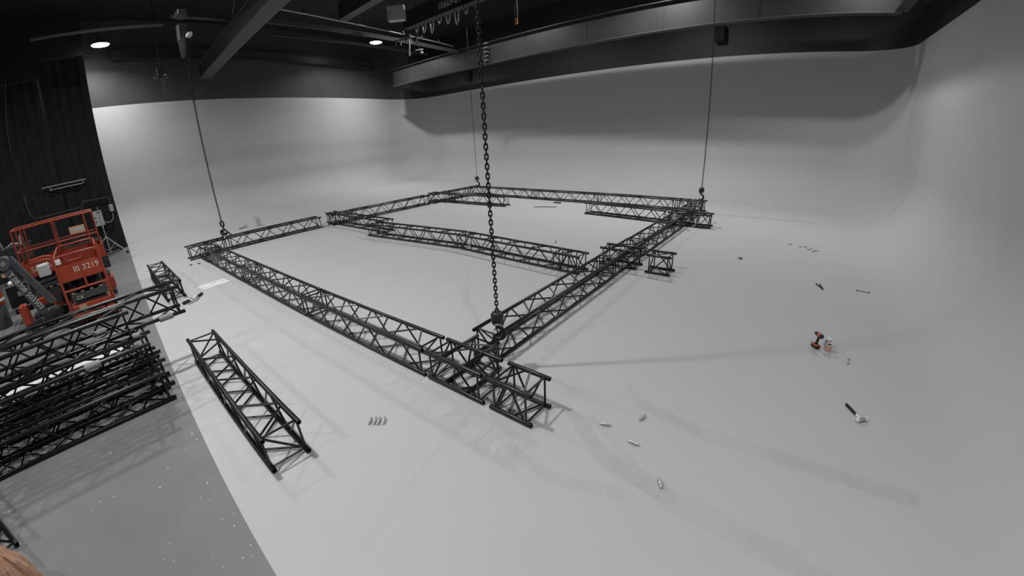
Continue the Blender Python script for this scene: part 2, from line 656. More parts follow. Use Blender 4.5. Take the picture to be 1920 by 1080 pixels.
def along(p0, p1, unit=True):
    p0, p1 = V(p0), V(p1)
    d = p1 - p0
    x, y, z = basis(d)
    m4 = Matrix((x, y, z)).transposed().to_4x4()
    m4.translation = p0
    if unit:
        m4 = m4 @ Matrix.Diagonal((1, 1, d.length, 1))
    return m4


def chord(par, p0, p1):
    return link('chord', chord_mesh((V(p1) - V(p0)).length), par, along(p0, p1, False))


def brace(par, p0, p1):
    return link('brace', _br, par, along(p0, p1))


def zigzag(par, A, B, axis, x0, x1, n, flip):
    """n diagonals between chord A and chord B (offset points), running along axis from x0 to x1"""
    A, B, axis = V(A), V(B), V(axis)
    st = (x1 - x0) / n
    e = min(0.022, st * 0.12)
    for i in range(n):
        P, Q = (A, B) if (i + flip) % 2 == 0 else (B, A)
        brace(par, P + axis * (x0 + i * st + e), Q + axis * (x0 + (i + 1) * st - e))


def end_frame(par, x, diag=0):
    h = S / 2
    a, b, c, d = V((x, -h, ZB)), V((x, h, ZB)), V((x, h, ZB + S)), V((x, -h, ZB + S))
    for p, q in ((a, b), (b, c), (c, d), (d, a)):
        brace(par, p, q)
    brace(par, *((a, c) if diag == 0 else (b, d)))


def truss(label, p0, p1, n=None, z=0.0, group=None, cat='truss', flip=0, name='box_truss'):
    p0, p1 = V((p0[0], p0[1], z)), V((p1[0], p1[1], z))
    d = p1 - p0
    L = d.length
    t = thing(name, label, cat, p0, math.atan2(d.y, d.x), group)
    h = S / 2
    for y in (-h, h):
        for zz in (ZB, ZB + S):
            chord(t, (0, y, zz), (L, y, zz))
    if n is None:
        n = max(1, round(L / 0.37))
    e = 0.065
    X = (1, 0, 0)
    zigzag(t, (0, -h, ZB), (0, -h, ZB + S), X, e, L - e, n, flip)
    zigzag(t, (0, h, ZB), (0, h, ZB + S), X, e, L - e, n, 1 - flip)
    zigzag(t, (0, -h, ZB + S), (0, h, ZB + S), X, e, L - e, n, flip)
    zigzag(t, (0, -h, ZB), (0, h, ZB), X, e, L - e, n, 1 - flip)
    end_frame(t, e, 0)
    end_frame(t, L - e, 1)
    return t


def junction(label, p0, p1, branches, z=0.0):
    """short truss with side branches: (x along the main run, side +-1, reach from the centre line)"""
    t = truss(label, p0, p1, max(2, round((V(p1) - V(p0)).length / 0.42)), z, 'truss junction pieces', name='truss_junction')
    h = S / 2
    for xb, side, reach in branches:
        for x in (xb - h, xb + h):
            for zz in (ZB, ZB + S):
                chord(t, (x, -side * h, zz), (x, side * reach, zz))
        Y = (0, side, 0)
        k = max(1, round((reach - h) / 0.36))
        zigzag(t, (xb - h, 0, ZB), (xb - h, 0, ZB + S), Y, h + 0.02, reach - 0.06, k, 0)
        zigzag(t, (xb + h, 0, ZB), (xb + h, 0, ZB + S), Y, h + 0.02, reach - 0.06, k, 1)
        zigzag(t, (xb - h, 0, ZB + S), (xb + h, 0, ZB + S), Y, h + 0.02, reach - 0.06, k, 0)
        zigzag(t, (xb - h, 0, ZB), (xb + h, 0, ZB), Y, h + 0.02, reach - 0.06, k, 1)
        ye = side * (reach - 0.06)
        q = [V((xb - h, ye, ZB)), V((xb + h, ye, ZB)), V((xb + h, ye, ZB + S)), V((xb - h, ye, ZB + S))]
        for i in range(4):
            brace(t, q[i], q[(i + 1) % 4])
        brace(t, q[0], q[2])
    return t


GF = 'black box trusses laid out as a frame'
YF = 2.547
XRR = -2.915
XLL = -13.40
# front run
truss('black box truss, nearest length of the front run by the near hook', (-6.265, YF), (-3.265, YF), 8, group=GF)
truss('black box truss, middle length of the front run', (-9.27, YF + .01), (-6.29, YF), 8, group=GF)
truss('black box truss, far left length of the front run', (-12.27, YF + .01), (-9.295, YF + .01), 8, group=GF)
junction('black junction at the near corner under the large chain hook', (-3.205, YF), (-2.34, YF), [(3.205 - 2.775, 1, 0.44)])
truss('short black box truss at the near end of the front run', (-2.25, YF), (-1.725, YF), 2, group=GF)
# left run
junction('black corner junction at the far left end of the front run', (XLL - .02, 2.09), (XLL - .02, 3.22), [(0.457, -1, 1.12)])
truss('black box truss lying under the left chain hook', (XLL - .015, 3.25), (XLL + .02, 6.28), 8, group=GF)
junction('black junction in the middle of the left run beside the gap', (-13.88, 6.95), (-12.95, 6.95), [(0.62, -1, 0.36), (0.62, 1, 0.52)])
truss('black box truss, branch from the left run toward the middle of the floor', (-12.93, 6.95), (-10.24, 6.95), 7, group=GF)
truss('black box truss, long upper length of the left run', (-13.26, 7.49), (-13.27, 11.12), 10, group=GF)
junction('black junction on the left run near the back', (-13.82, 11.83), (-12.50, 11.95), [(0.56, -1, 0.68), (0.56, 1, 0.6)])
truss('black box truss branching right from the left run near the back', (-12.47, 11.96), (-9.63, 12.12), 8, group=GF)
truss('black box truss, last length of the left run at the back corner', (-13.25, 12.47), (-13.25, 13.72), 4, group=GF)
# back run
YBR = lambda x: 14.16 - 0.021 * (x + 13.2)
junction('black corner junction at the back left corner under a small hook', (-13.42, YBR(-13.4)), (-12.66, YBR(-12.66)), [(0.17, -1, 0.42)])
for i, x in enumerate((-12.64, -9.62, -6.63)):
    truss('black box truss of the back run, ' + ('left length', 'middle length', 'right length')[i], (x, YBR(x)), (x + (3.0, 2.97, 2.98)[i], YBR(x + 3)), 8, group=GF)
truss('short black box truss between the back run and its right corner', (-3.62, YBR(-3.62)), (-3.16, YBR(-3.16)), 2, group=GF)
junction('black corner junction at the back right corner under the far hook', (-3.13, YBR(-3.13)), (-2.66, YBR(-2.66)), [(0.235, -1, 0.36)])
# right run
truss('black box truss, nearest length of the right run behind the large hook', (XRR, 3.06), (XRR, 6.66), 10, group=GF)
junction('black cross junction in the middle of the right run', (-3.33, 7.42), (-2.53, 7.42), [(0.40, -1, 0.74), (0.40, 1, 0.78)])
truss('black box truss of the right run beyond the cross junction', (XRR, 8.22), (XRR + .02, 11.2), 8, group=GF)
junction('black cross junction of the right run close to the back', (-3.24, 11.76), (-2.50, 11.76), [(0.34, -1, 0.54), (0.34, 1, 0.6)])
truss('black box truss, last length of the right run before the back corner', (XRR + .02, 12.38), (XRR + .02, 13.55), 4, group=GF)
truss('short black box truss standing apart right of the cross junction', (-2.34, 7.37), (-1.86, 7.37), 1, group=GF)
truss('short black box truss sticking out right near the back corner', (-2.47, 11.74), (-2.01, 11.76), 1, group=GF)
# middle run
truss('black box truss, left length of the middle run, overlapping the branch', (-10.47, 6.47), (-6.93, 6.82), 10, group=GF)
truss('black box truss, right length of the middle run', (-6.895, 6.815), (-3.92, 6.63), 8, group=GF)
truss('short black box truss ending the middle run beside the right run', (-3.90, 6.625), (-3.36, 6.585), 2, group=GF)
truss('black box truss lying loose in front of the back run', (-6.12, 12.14), (-3.29, 11.86), 8, group=GF)
# loose ones
truss('black box truss lying loose on the pale floor nearest the camera', (-6.215, 0.795), (-3.225, 0.713), 8, group='loose trusses')
truss('black box truss lying loose by the floor edge behind the pile', (-12.34, 1.105), (-9.73, 1.06), 8, group='loose trusses', flip=1)
# pile on the concrete
GP = 'trusses in the pile'
PILE = [('lowest front truss of the pile, along the shadowed floor', -5.45, 0.19, 0.0), ('second truss from the front in the lowest layer of the pile', -5.87, 0.26, 0.0),
        ('third truss from the front in the lowest layer of the pile', -6.29, 0.12, 0.0), ('rearmost truss in the lowest layer of the pile', -6.71, 0.05, 0.0),
        ('front truss in the middle layer of the pile, with a grey sleeve', -5.49, 0.16, 0.392), ('second truss in the middle layer of the pile', -5.93, 0.22, 0.392),
        ('front truss in the top layer of the pile', -5.66, 0.07, 0.784), ('rear one in the pile\'s top layer, reaching over the pale floor', -6.10, 0.71, 0.784)]
pile = []
for i, (lab, xn, y, z) in enumerate(PILE):
    pile.append(truss('black box truss, ' + lab, (xn - S / 2, y), (xn - S / 2, y - 3.0), 8, z, GP, flip=i % 2))


def sleeve(par, y, z, x, ln=0.17, r=0.042, name='foam_sleeve'):
    o = MB().lathe([(RCH, 0), (r, 0.0), (r, ln), (RCH, ln)], 14).build(name, 'foam', par, 40, along((x, y, z), (x + 1, y, z), False))
    o['label'] = 'grey foam sleeve wrapped round a tube'
    return o


# truss local frame: +x runs toward -y of the room, so local y=+S/2 is the near (room +x) side
sleeve(pile[4], S / 2, ZB + S, 0.55)
sleeve(pile[7], S / 2, ZB, 0.16)
sleeve(pile[7], -S / 2, ZB, 0.95)
sleeve(pile[5], S / 2, ZB + S, 0.12, 0.1)
sleeve(pile[5], -S / 2, ZB + S, 0.02, 0.07)
brd = thing('white_board', 'long white board lying inside the truss pile', 'board', (-6.84, -1.5, 0.392))
MB().bevbox((0, 0, 0.011), (0.34, 2.7, 0.02), 0.004).build('panel', 'white', brd)
# small truss corner at the lower left
truss('end of a black truss leaning into view at the lower left', (-5.25, -2.32), (-4.07, -1.84), 3, group='loose trusses')


# ------------------------------------------------------------------ chain hoists
def link_mesh(name, pitch, w, d, ts=6, na=5):
    rc = (w - d) / 2
    hs = (pitch - 2 * rc + d) / 2
    pts = []
    for i in range(na):
        a = PI * i / (na - 1)
        pts.append(V((rc * math.cos(a), 0, hs + rc * math.sin(a))))
    for i in range(na):
        a = PI + PI * i / (na - 1)
        pts.append(V((rc * math.cos(a), 0, -hs + rc * math.sin(a))))
    return MB().loop(pts, d / 2, (0, 1, 0), ts)


def chain_part(par, z0, z1, pitch, w, d, name='chain'):
    lk = link_mesh('l', pitch, w, d, 5, 4)
    mb = MB()
    k = 0
    z = z0
    while z < z1:
        R = Matrix.Rotation(PI / 2 * (k % 2) + 0.5, 3, 'Z')
        mb.add([R @ V(v) + V((0, 0, z)) for v in lk.v], lk.f)
        z += pitch
        k += 1
    return mb.build(name, 'chain', par, 180)


def hook_parts(par, z, s=1.0, body=True, rz=0.0):
    """block with its top at z, hook hanging below"""
    R = Matrix.Rotation(rz, 4, 'Z')
    T = Matrix.Translation((0, 0, z)) @ R @ Matrix.Scale(s, 4)
    o = MB().lathe([(0.0, 0.0), (0.036, 0.0), (0.056, -0.008), (0.07, -0.026), (0.074, -0.05), (0.074, -0.12), (0.066, -0.15), (0.045, -0.168), (0, -0.17)], 16).build('hook_block', 'hook', par, 40, T)
    MB().bevbox((0, -0.068, -0.138), (0.05, 0.02, 0.022), 0.003).build('rating_plate', 'lightgrey', o)
    MB().ring((0, 0, -0.045), 0.0735, 0.004, (0, 0, 1), 20, 5).build('band', 'darksteel', o, 180)
    MB().cyl((0.066, 0, -0.07), (0.074, 0, -0.07), 0.012, seg=8).build('bolt', 'steel', o)
    pts, rs = [V((0, 0, -0.15)), V((0, 0, -0.185)), V((0.012, 0, -0.205))], [0.026, 0.023, 0.023]
    cx_, cz_, Rh = 0.006, -0.285, 0.072
    for i in range(15):
        a = math.radians(66 - i * 17.3)
        pts.append(V((cx_ + Rh * math.cos(a), 0, cz_ + Rh * math.sin(a))))
        rs.append(0.020 + 0.011 * math.sin(PI * min(1, i / 10)) - (0.016 * max(0, i - 9) / 5))
    h = MB().tube(pts, rs, 10).build('hook', 'hook', par, 180, T)
    MB().tube([(0.0, 0, -0.195), (-0.03, 0, -0.225), (-0.047, 0, -0.245)], [0.007, 0.006, 0.005], 6).build('latch', 'hook', h)
    return o


# near chain: every link its own part
c3 = thing('chain_hoist_hook', 'thick black hoist chain with a large hook hanging over the near truss corner', 'chain hook', (-2.62, 3.0, 0.035))
PIT, CW, CD = 0.0465, 0.049, 0.0165
lm = link_mesh('link', PIT, CW, CD, 6, 5).mesh('link', 'chain', 180)
z, k = 0.745, 0
while z < 4.2:
    link('link', lm, c3, Matrix.Translation((0, 0, z)) @ Matrix.Rotation(PI / 2 * (k % 2) + yaw, 4, 'Z'))
    z += PIT
    k += 1
chain_part(c3, z, 7.2, PIT, CW, CD, 'upper_chain')
hook_parts(c3, 0.735, 1.0, True, yaw)
# left chain with shackle ring, sling and hook
c1 = thing('chain_hoist_hook', 'black hoist chain at the left with its hook on the left truss run', 'chain hook', (-13.58, 3.27, 0))
chain_part(c1, 0.86, 5.45, 0.06, 0.06, 0.018)
MB().loop([V((0.055 * math.cos(a), 0, 0.765 + 0.085 * math.sin(a))) for a in [2 * PI * i / 16 for i in range(16)]], 0.026, (0, 1, 0), 6).build('ring', 'hook', c1, 180, Matrix.Rotation(yaw, 4, 'Z'))
MB().tube([(0, 0, 0.66), (0.02, 0.0, 0.6), (-0.09, 0.0, 0.54), (-0.10, 0, 0.48), (-0.02, 0, 0.45), (0.08, 0, 0.46), (0.1, 0, 0.53)], [0.03, 0.035, 0.045, 0.05, 0.05, 0.035, 0.02], 10).build('hook', 'hook', c1, 180, Matrix.Rotation(yaw, 4, 'Z'))
for sx in (-1, 1):
    MB().tube([(0.02, 0.02, 0.6), (0.14, sx * 0.08, 0.50), (0.20, sx * 0.13, 0.42)], 0.022, 8).build('sling', 'hook', c1, 180)
MB().bevbox((0.0, 0.0, 6.15), (0.24, 0.3, 0.5), 0.04).build('hoist_body', 'black', c1, 40)
MB().lathe([(0.08, 5.42), (0.13, 5.5), (0.15, 5.8), (0.15, 6.0)], 12).build('chain_bag', 'drape', c1, 60)
MB().bevbox((0.22, 0.1, 6.05), (0.35, 0.12, 0.1), 0.01).build('bracket', 'lightgrey', c1)
MB().bevbox((0.0, 0.0, 6.68), (0.5, 0.25, 0.16), 0.02).build('trolley', 'darksteel', c1)
# back left chain
c2 = thing('chain_hoist_hook', 'thin far hoist chain with a small hook over the back left corner', 'chain hook', (-13.02, 14.12, 0))
chain_part(c2, 0.9, 7.2, 0.05, 0.034, 0.011)
hook_parts(c2, 0.86, 1.25, True, yaw)
# back right chain
c4 = thing('chain_hoist_hook', 'thin far hoist chain with a hook over the back right corner', 'chain hook', (-2.8, 13.72, 0))
chain_part(c4, 0.83, 7.2, 0.055, 0.045, 0.015)
hook_parts(c4, 0.845, 1.12, True, yaw)

# ------------------------------------------------------------------ small things on the pale floor
cpl = MB().lathe([(0.0, -0.05), (0.0105, -0.05), (0.012, -0.048), (0.0145, -0.024), (0.0135, -0.022), (0.0135, -0.016), (0.0165, -0.012), (0.018, 0.0),
                  (0.0165, 0.012), (0.0135, 0.016), (0.0135, 0.022), (0.0145, 0.024), (0.012, 0.048), (0.0105, 0.05), (0, 0.05)], 14).mesh('conical_coupler', 'silver', 40)
spots = [(-1.155, 2.805, 0.35, 'silver conical coupler lying beside the truss end, leftmost of four'), (-0.895, 3.09, 1.35, 'silver conical coupler farthest back of the four beside the truss end'),
         (-0.84, 2.72, 0.0, 'silver conical coupler in the middle of the scattered four'), (-0.485, 2.41, -1.0, 'silver conical coupler lying on the dusty tyre track')]
for x, y, a, lab in spots:
    o = link('conical_coupler', cpl, None, Matrix.Translation((x, y, 0.018)) @ Matrix.Rotation(a, 4, 'Z') @ Matrix.Rotation(PI / 2, 4, 'Y'))
    tag(o, lab, 'coupler', 'scattered couplers')
for i, (dx, dy, a, dz, w) in enumerate([(-.072, 0, 1.15, 0, 'left end'), (-.024, .004, 1.2, 0, 'second from left'), (.024, -.004, 1.1, 0, 'third from left'), (.072, .003, 1.2, 0, 'right end')]):
    o = link('conical_coupler', cpl, None, Matrix.Translation((-3.065 + dx * .80, 1.545 + dy + dx * .60, 0.018 + dz)) @ Matrix.Rotation(a + 1.1, 4, 'Z') @ Matrix.Rotation(PI / 2, 4, 'Y'))
    tag(o, 'silver conical coupler at the %s of the small cluster on the open floor' % w, 'coupler', 'cluster of couplers')

# mallet
ml = thing('mallet', 'mallet with black grip and white faced head lying on the floor', 'mallet', (0.9, 4.37, 0.0), math.atan2(4.14 - 4.37, 1.045 - 0.9))
MB().tube([(0, 0, 0.016), (0.012, 0, 0.016), (0.09, 0, 0.017), (0.175, 0, 0.016)], [0.012, 0.0155, 0.0145, 0.013], 10).build('grip', 'grip', ml, 60)
MB().tube([(0.17, 0, 0.016), (0.26, 0, 0.02)], [0.012, 0.012], 10).build('shaft', 'white', ml, 60)
hd = MB().cyl((0.265, -0.035, 0.024), (0.265, 0.035, 0.024), 0.0225, seg=16).build('head', 'steel', ml, 50)
for s in (-1, 1):
    MB().lathe([(0.021, 0), (0.0245, 0.004), (0.0245, 0.02), (0.02, 0.027), (0.0, 0.03)], 16).build('face', 'white', ml, 50, along((0.265, s * 0.034, 0.024), (0.265, s, 0.024), False))
# cordless driver
dr = thing('cordless_driver', 'orange and black cordless driver standing on its battery beside the cups', 'power tool', (0.575, 5.575, 0), 2.25)
bt = MB().bevbox((0, 0, 0.024), (0.115, 0.07, 0.044), 0.01).build('battery', 'black', dr, 40)
MB().bevbox((0.0, 0, 0.046), (0.10, 0.073, 0.016), 0.004).build('battery_band', 'drillorange', bt, 40)
MB().tube([(0, 0, 0.05), (-0.004, 0, 0.075), (-0.012, 0, 0.14), (-0.016, 0, 0.17)], [0.026, 0.018, 0.0165, 0.022], 10).build('handle', 'black', dr, 60)
MB().tube([(-0.075, 0, 0.185), (-0.06, 0, 0.187), (-0.005, 0, 0.188), (0.02, 0, 0.188)], [0.022, 0.031, 0.031, 0.027], 14).build('motor_housing', 'black', dr, 50)
MB().tube([(-0.045, 0, 0.188), (-0.03, 0, 0.188), (0.0, 0, 0.188)], [0.0318, 0.0322, 0.0315], 14).build('housing_band', 'drillorange', dr, 50)
MB().tube([(0.018, 0, 0.188), (0.045, 0, 0.188), (0.065, 0, 0.188)], [0.025, 0.023, 0.012], 12).build('nose', 'black', dr, 50)
MB().cyl((0.06, 0, 0.188), (0.088, 0, 0.188), 0.007, seg=8).build('bit_holder', 'steel', dr)
MB().bevbox((0.012, 0, 0.158), (0.012, 0.012, 0.025), 0.003).build('trigger', 'drillorange', dr)
# cups
for (x, y, lab, lid) in ((0.725, 5.53, 'paper cup with an orange patterned sleeve nearest the mallet', False), (0.72, 5.67, 'lidded paper cup standing behind the other cup', True)):
    c = thing('paper_cup', lab, 'cup', (x, y, 0), 0.3, 'cups on the floor')
    MB().lathe([(0.0, 0.003), (0.028, 0.003), (0.0285, 0.0), (0.03, 0.0), (0.0415, 0.112), (0.0435, 0.114), (0.0415, 0.117), (0.039, 0.114), (0.029, 0.012), (0, 0.011)], 20).build('cup_body', 'cup', c, 50)
    MB().lathe([(0.0313, 0.008), (0.0413, 0.1), (0.0408, 0.1), (0.0308, 0.008), (0.0313, 0.008)], 20).build('sleeve', 'cupsleeve', c, 50)
    if lid:
        MB().lathe([(0.0445, 0.112), (0.0445, 0.12), (0.039, 0.126), (0.037, 0.132), (0.033, 0.132), (0.032, 0.127), (0.0, 0.127)], 20).build('lid', 'white', c, 50)
    else:
        MB().lathe([(0.0, 0.1), (0.0375, 0.1)], 20).build('foam', 'cup', c)


def wrench(loc, rz, L, lab, mt='steel', nm='spanner'):
    w = thing(nm, lab, 'spanner', loc, rz)
    MB().bevbox((0, 0, 0.006), (L * .7, 0.014, 0.007), 0.002).build('shank', mt, w)
    MB().ring((L / 2 - 0.015, 0, 0.007), 0.013, 0.006, (0, 0, 1), 14, 6).build('ring_end', mt, w, 180)
    for s in (-1, 1):
        MB().beam((-L * .33, s * 0.005, 0.007), (-L / 2 + 0.008, s * 0.014, 0.007), 0.009, 0.009).build('jaw', mt, w)
    return w


wrench((0.97, 5.385, 0), 1.45, 0.17, 'small steel spanner lying between the cups and the mallet')
wrench((1.37, 8.26, 0), 0.05, 0.24, 'thin dark spanner lying by the right wall curve', 'darksteel')
pl = thing('pliers', 'dark pliers lying open on the floor beyond the cups', 'pliers', (0.66, 8.08, 0), math.atan2(-0.28, 0.08))
for s in (-1, 1):
    MB().tube([(-0.15, s * 0.035, 0.012), (-0.06, s * 0.02, 0.012), (0.04, s * 0.008, 0.012)], [0.011, 0.011, 0.009], 7).build('handle', 'black', pl, 60)
    MB().beam((0.03, s * 0.01, 0.012), (0.13, s * 0.004, 0.012), 0.014, 0.016).build('jaw', 'darksteel', pl)
MB().cyl((0.045, 0, 0.0), (0.045, 0, 0.026), 0.016, seg=10).build('pivot', 'darksteel', pl)


def shackle(loc, rz, s, lab):
    w = thing('shackle', lab, 'shackle', loc, rz, 'small fittings on the floor')
    pts = [V((-0.03 * s, 0, 0.01)), V((0.02 * s, -0.0, 0.01))] + [V((0.02 * s + 0.03 * s * math.sin(a), 0.03 * s * (1 - math.cos(a)), 0.012)) for a in (0.6, 1.2, 1.8, 2.4, 3.1)] + [V((-0.03 * s, 0.06 * s, 0.01))]
    MB().tube(pts, 0.009 * s, 7).build('bow', 'darksteel', w, 180)
    MB().cyl((-0.03 * s, -0.02 * s, 0.012), (-0.03 * s, 0.08 * s, 0.012), 0.011 * s, seg=8).build('pin', 'silver', w)
    return w


shackle((-0.88, 9.05, 0), 0.4, 1.0, 'small shackle lying alone right of the short loose truss')
shackle((-5.05, 8.29, 0), 1.4, 1.0, 'small shackle lying inside the frame behind the middle run')
# dark shards
sh = [(0.02, 10.98, .13), (0.25, 10.87, .07), (0.36, 10.93, .10), (0.44, 10.72, .10), (0.5, 10.86, .05), (0.62, 10.72, .12), (0.55, 10.6, .09), (-1.8, 11.81, .12), (-2.06, 12.45, .1), (-2.5, 11.11, .14)]
for i, (x, y, l) in enumerate(sh):
    mb = MB().prism([(-l / 2, -.012), (l * .2, -.02), (l / 2, 0.0), (l * .1, .02), (-l * .4, .014)], 0.0, 0.008)
    o = mb.build('paint_shard', 'shard', None, None, Matrix.Translation((x, y, 0.0)) @ Matrix.Rotation(-0.5 + 0.35 * (i % 3), 4, 'Z'))
    tag(o, 'thin grey shard, %s in the scatter on the right floor' % ('palest and leftmost', 'second from left', 'third from left', 'fourth from left', 'tiny fifth from left', 'rightmost', 'nearest')[i] if i < 7 else 'thin grey shard near the short truss at the back right, %s' % ('middle one', 'farthest one', 'nearest one')[i - 7], 'shard', 'shards on the right floor' if i < 7 else 'shards near the back corner')
o = MB().bevbox((0, 0, 0.02), (0.32, 0.10, 0.04), 0.006).build('steel_offcut', 'darksteel', None, None, Matrix.Translation((-8.12, 13.45, 0)))
tag(o, 'short dark steel offcut lying before the back run', 'offcut')
o = MB().tube([(-0.45, 0, 0.012), (0.45, 0, 0.012)], 0.012, 8).build('steel_rod', 'darksteel', None, None, Matrix.Translation((-8.1, 12.5, 0)) @ Matrix.Rotation(0.35, 4, 'Z'))
tag(o, 'thin dark rod lying inside the frame near the back', 'rod')
# white sheet
ps = thing('paper_sheet', 'white paper sheet lying on the floor left of the front run', 'paper', (-10.02, 1.88, 0), 0.0)
MB().bevbox((0, 0, 0.004), (0.42, 0.62, 0.006), 0.002, Matrix.Rotation(0.05, 3, 'Z')).build('sheet', 'paper', ps)
for i, (x, y, l) in enumerate([(-.12, .05, .09), (.1, -.22, .2), (-.05, .22, .12), (.02, -.05, .06)]):
    MB().box((x, y, 0.008), (0.015, l, 0.001)).build('print_line', 'shard', ps)
# clamps near the sheet
cl = thing('hook_clamp', 'pair of black handled clamps lying on the floor by the pile', 'clamp', (-9.30, 1.31, 0), 0.5)
MB().tube([(-.02, -.26, .03), (0, -.1, .035)], [.035, .03], 8).build('handle', 'black', cl, 60)
MB().tube([(-.06, .26, .03), (0, .08, .035)], [.03, .025], 8).build('handle', 'black', cl, 60)
MB().ring((0, 0.03, 0.04), 0.05, 0.018, (0, 0, 1), 14, 6).build('jaw', 'silver', cl, 180)
MB().ring((0.03, -0.06, 0.04), 0.05, 0.018, (0.3, 0, 1), 14, 6).build('jaw', 'silver', cl, 180)
MB().tube([(.1, -.24, .015), (.12, -.05, .015), (.09, .04, .02)], .012, 6).build('lever', 'steel', cl)
# pieces near left wall
pe = thing('pipe_elbow', 'grey pipe elbow standing on the floor near the left wall', 'pipe', (-16.45, 5.25, 0), 0)
MB().tube([(0, 0, 0), (0, 0, 0.2), (-0.02, -0.02, 0.3), (-0.08, -0.06, 0.37)], [0.09, 0.085, 0.085, 0.06], 12).build('elbow', 'lightgrey', pe, 60)
MB().lathe([(0.13, 0.0), (0.13, 0.02), (0.09, 0.03)], 14).build('foot_flange', 'lightgrey', pe, 50)
pk = thing('pipe_clamp', 'small silver clamp lying beside the grey pipe elbow', 'clamp', (-16.75, 4.85, 0), 0.3)
MB().ring((0, 0, 0.09), 0.07, 0.02, (0.3, 1, 0.2), 14, 6).build('clamp_ring', 'silver', pk, 180)
MB().tube([(0.0, -0.3, 0.02), (0, -0.05, 0.03)], 0.02, 7).build('tail', 'shard', pk)
o = MB().lathe([(0, 0), (0.035, 0.0), (0.04, 0.015), (0.02, 0.035), (0, 0.04)], 8).build('paper_crumb', 'paper', None, None, Matrix.Translation((-13.66, 0.93, 0)) @ Matrix.Diagonal((2.2, 1.2, 1, 1)))
tag(o, 'white crumpled scrap lying by the far floor edge', 'scrap')
for i, (x, y) in enumerate(((-12.66, 1.98), (-12.55, 2.16))):
    o = MB().prism([(-.05, -.03), (.04, -.035), (.06, .02), (-.02, .04)], 0, 0.02).build('rubber_scrap', 'shard', None, None, Matrix.Translation((x, y, 0)))
    tag(o, 'dark scrap lying in front of the far left corner junction, ' + ('nearer one' if i == 0 else 'smaller far one'), 'scrap')

# paint flecks on the concrete: uncountable crumbs
mb = MB()
for i in range(75):
    x = -2.0 - random.random() ** 1.3 * 6
    y = BORD(x) - 0.05 - random.random() ** 1.6 * 2.4
    l, w, a = 0.004 + 0.012 * random.random() ** 2, 0.002 + 0.004 * random.random(), random.random() * 6.3
    c_, s_ = math.cos(a), math.sin(a)
    mb.prism([(x + u * c_ - v * s_, y + u * s_ + v * c_) for u, v in ((-l, -w), (l * .6, -w), (l, w * .4), (-l * .3, w))], -0.004, -0.001)
o = mb.build('paint_flecks', 'white')
o['kind'] = 'stuff'
tag(o, 'tiny white paint flecks scattered over the grey concrete', 'flecks')

# paper bag at the lower left
bag = thing('paper_bag', 'crumpled brown paper bag at the lower left corner', 'bag', (-3.47, -1.60, 0), 0.5)
mb = MB()
seg = 36
rings = [(0.0, 0.22, 0.16), (0.1, 0.235, 0.17), (0.2, 0.225, 0.16), (0.29, 0.20, 0.14), (0.36, 0.165, 0.105), (0.42, 0.12, 0.07), (0.455, 0.06, 0.035), (0.50, 0.075, 0.05), (0.56, 0.10, 0.06)]
rr = random.Random(3)
vs = []
nr_ = len(rings)
ph_ = [rr.random() * 6.3 for _ in range(6)]
for j, (z, a, b) in enumerate(rings):
    for k in range(seg):
        t_ = 2 * PI * k / seg
        cc, ss = math.cos(t_), math.sin(t_)
        f = 1 / max(abs(cc), abs(ss)) ** 0.6
        fold = 0.05 * min(j, 6) * (math.sin(t_ * 7 + ph_[0] + j * 0.35) * 0.55 + math.sin(t_ * 11 + ph_[1] - j * .5) * 0.35)
        jit = 1 + fold + (0.05 * (rr.random() - .5) if j > 0 else 0)
        vs.append((a * cc * f * jit - 0.012 * j, b * ss * f * jit, z + (0.025 * (rr.random() - .5) if 0 < j else 0)))
fs = [(j * seg + k, j * seg + (k + 1) % seg, (j + 1) * seg + (k + 1) % seg, (j + 1) * seg + k) for j in range(nr_ - 1) for k in range(seg)]
fs += [tuple(reversed(range(seg)))]
mb.add(vs, fs).build('bag_body', 'kraft', bag)
MB().prism([(-.06, -.03), (.05, -.05), (.08, .03), (-.03, .05)], 0.0, 0.003).build('white_label', 'paper', bag, None, Matrix.Translation((-0.19, 0.05, 0.40)) @ Matrix.Rotation(-0.9, 4, 'Y'))


pb = thing('paper_wad', 'brown paper wad just entering the lower edge of view', 'paper', (-2.66, -0.46, 0), 0.2)
rw_ = random.Random(5)
MB().lathe([(0.0, 0.0), (0.045, 0.005), (0.062, 0.04), (0.05, 0.08), (0.02, 0.098), (0.0, 0.1)], 9).build('wad', 'kraft', pb)

# ------------------------------------------------------------------ machines by the drape
def rail(par, pts, r=0.021, mt='orange2', name='rail'):
    return MB().tube(pts, r, 8).build(name, mt, par, 60)


def wheel(par, x, y, z, r, w, ax='y', hub='lightgrey'):
    R = Matrix.Rotation(PI / 2, 3, 'X') if ax == 'y' else Matrix.Rotation(PI / 2, 3, 'Y')
    o = MB().lathe([(r * .55, -w / 2), (r * .9, -w / 2), (r, -w * .35), (r, w * .35), (r * .9, w / 2), (r * .55, w / 2)], 20, (x, y, z), R).build('wheel', 'rubber', par, 40)
    MB().lathe([(0.0, -w * .5), (r * .2, -w * .52), (r * .5, -w * .42), (r * .58, -w * .48), (r * .58, w * .48), (r * .5, w * .42), (r * .2, w * .52), (0, w * .5)], 16, (x, y, z), R).build('hub', hub, o, 40)
    return o


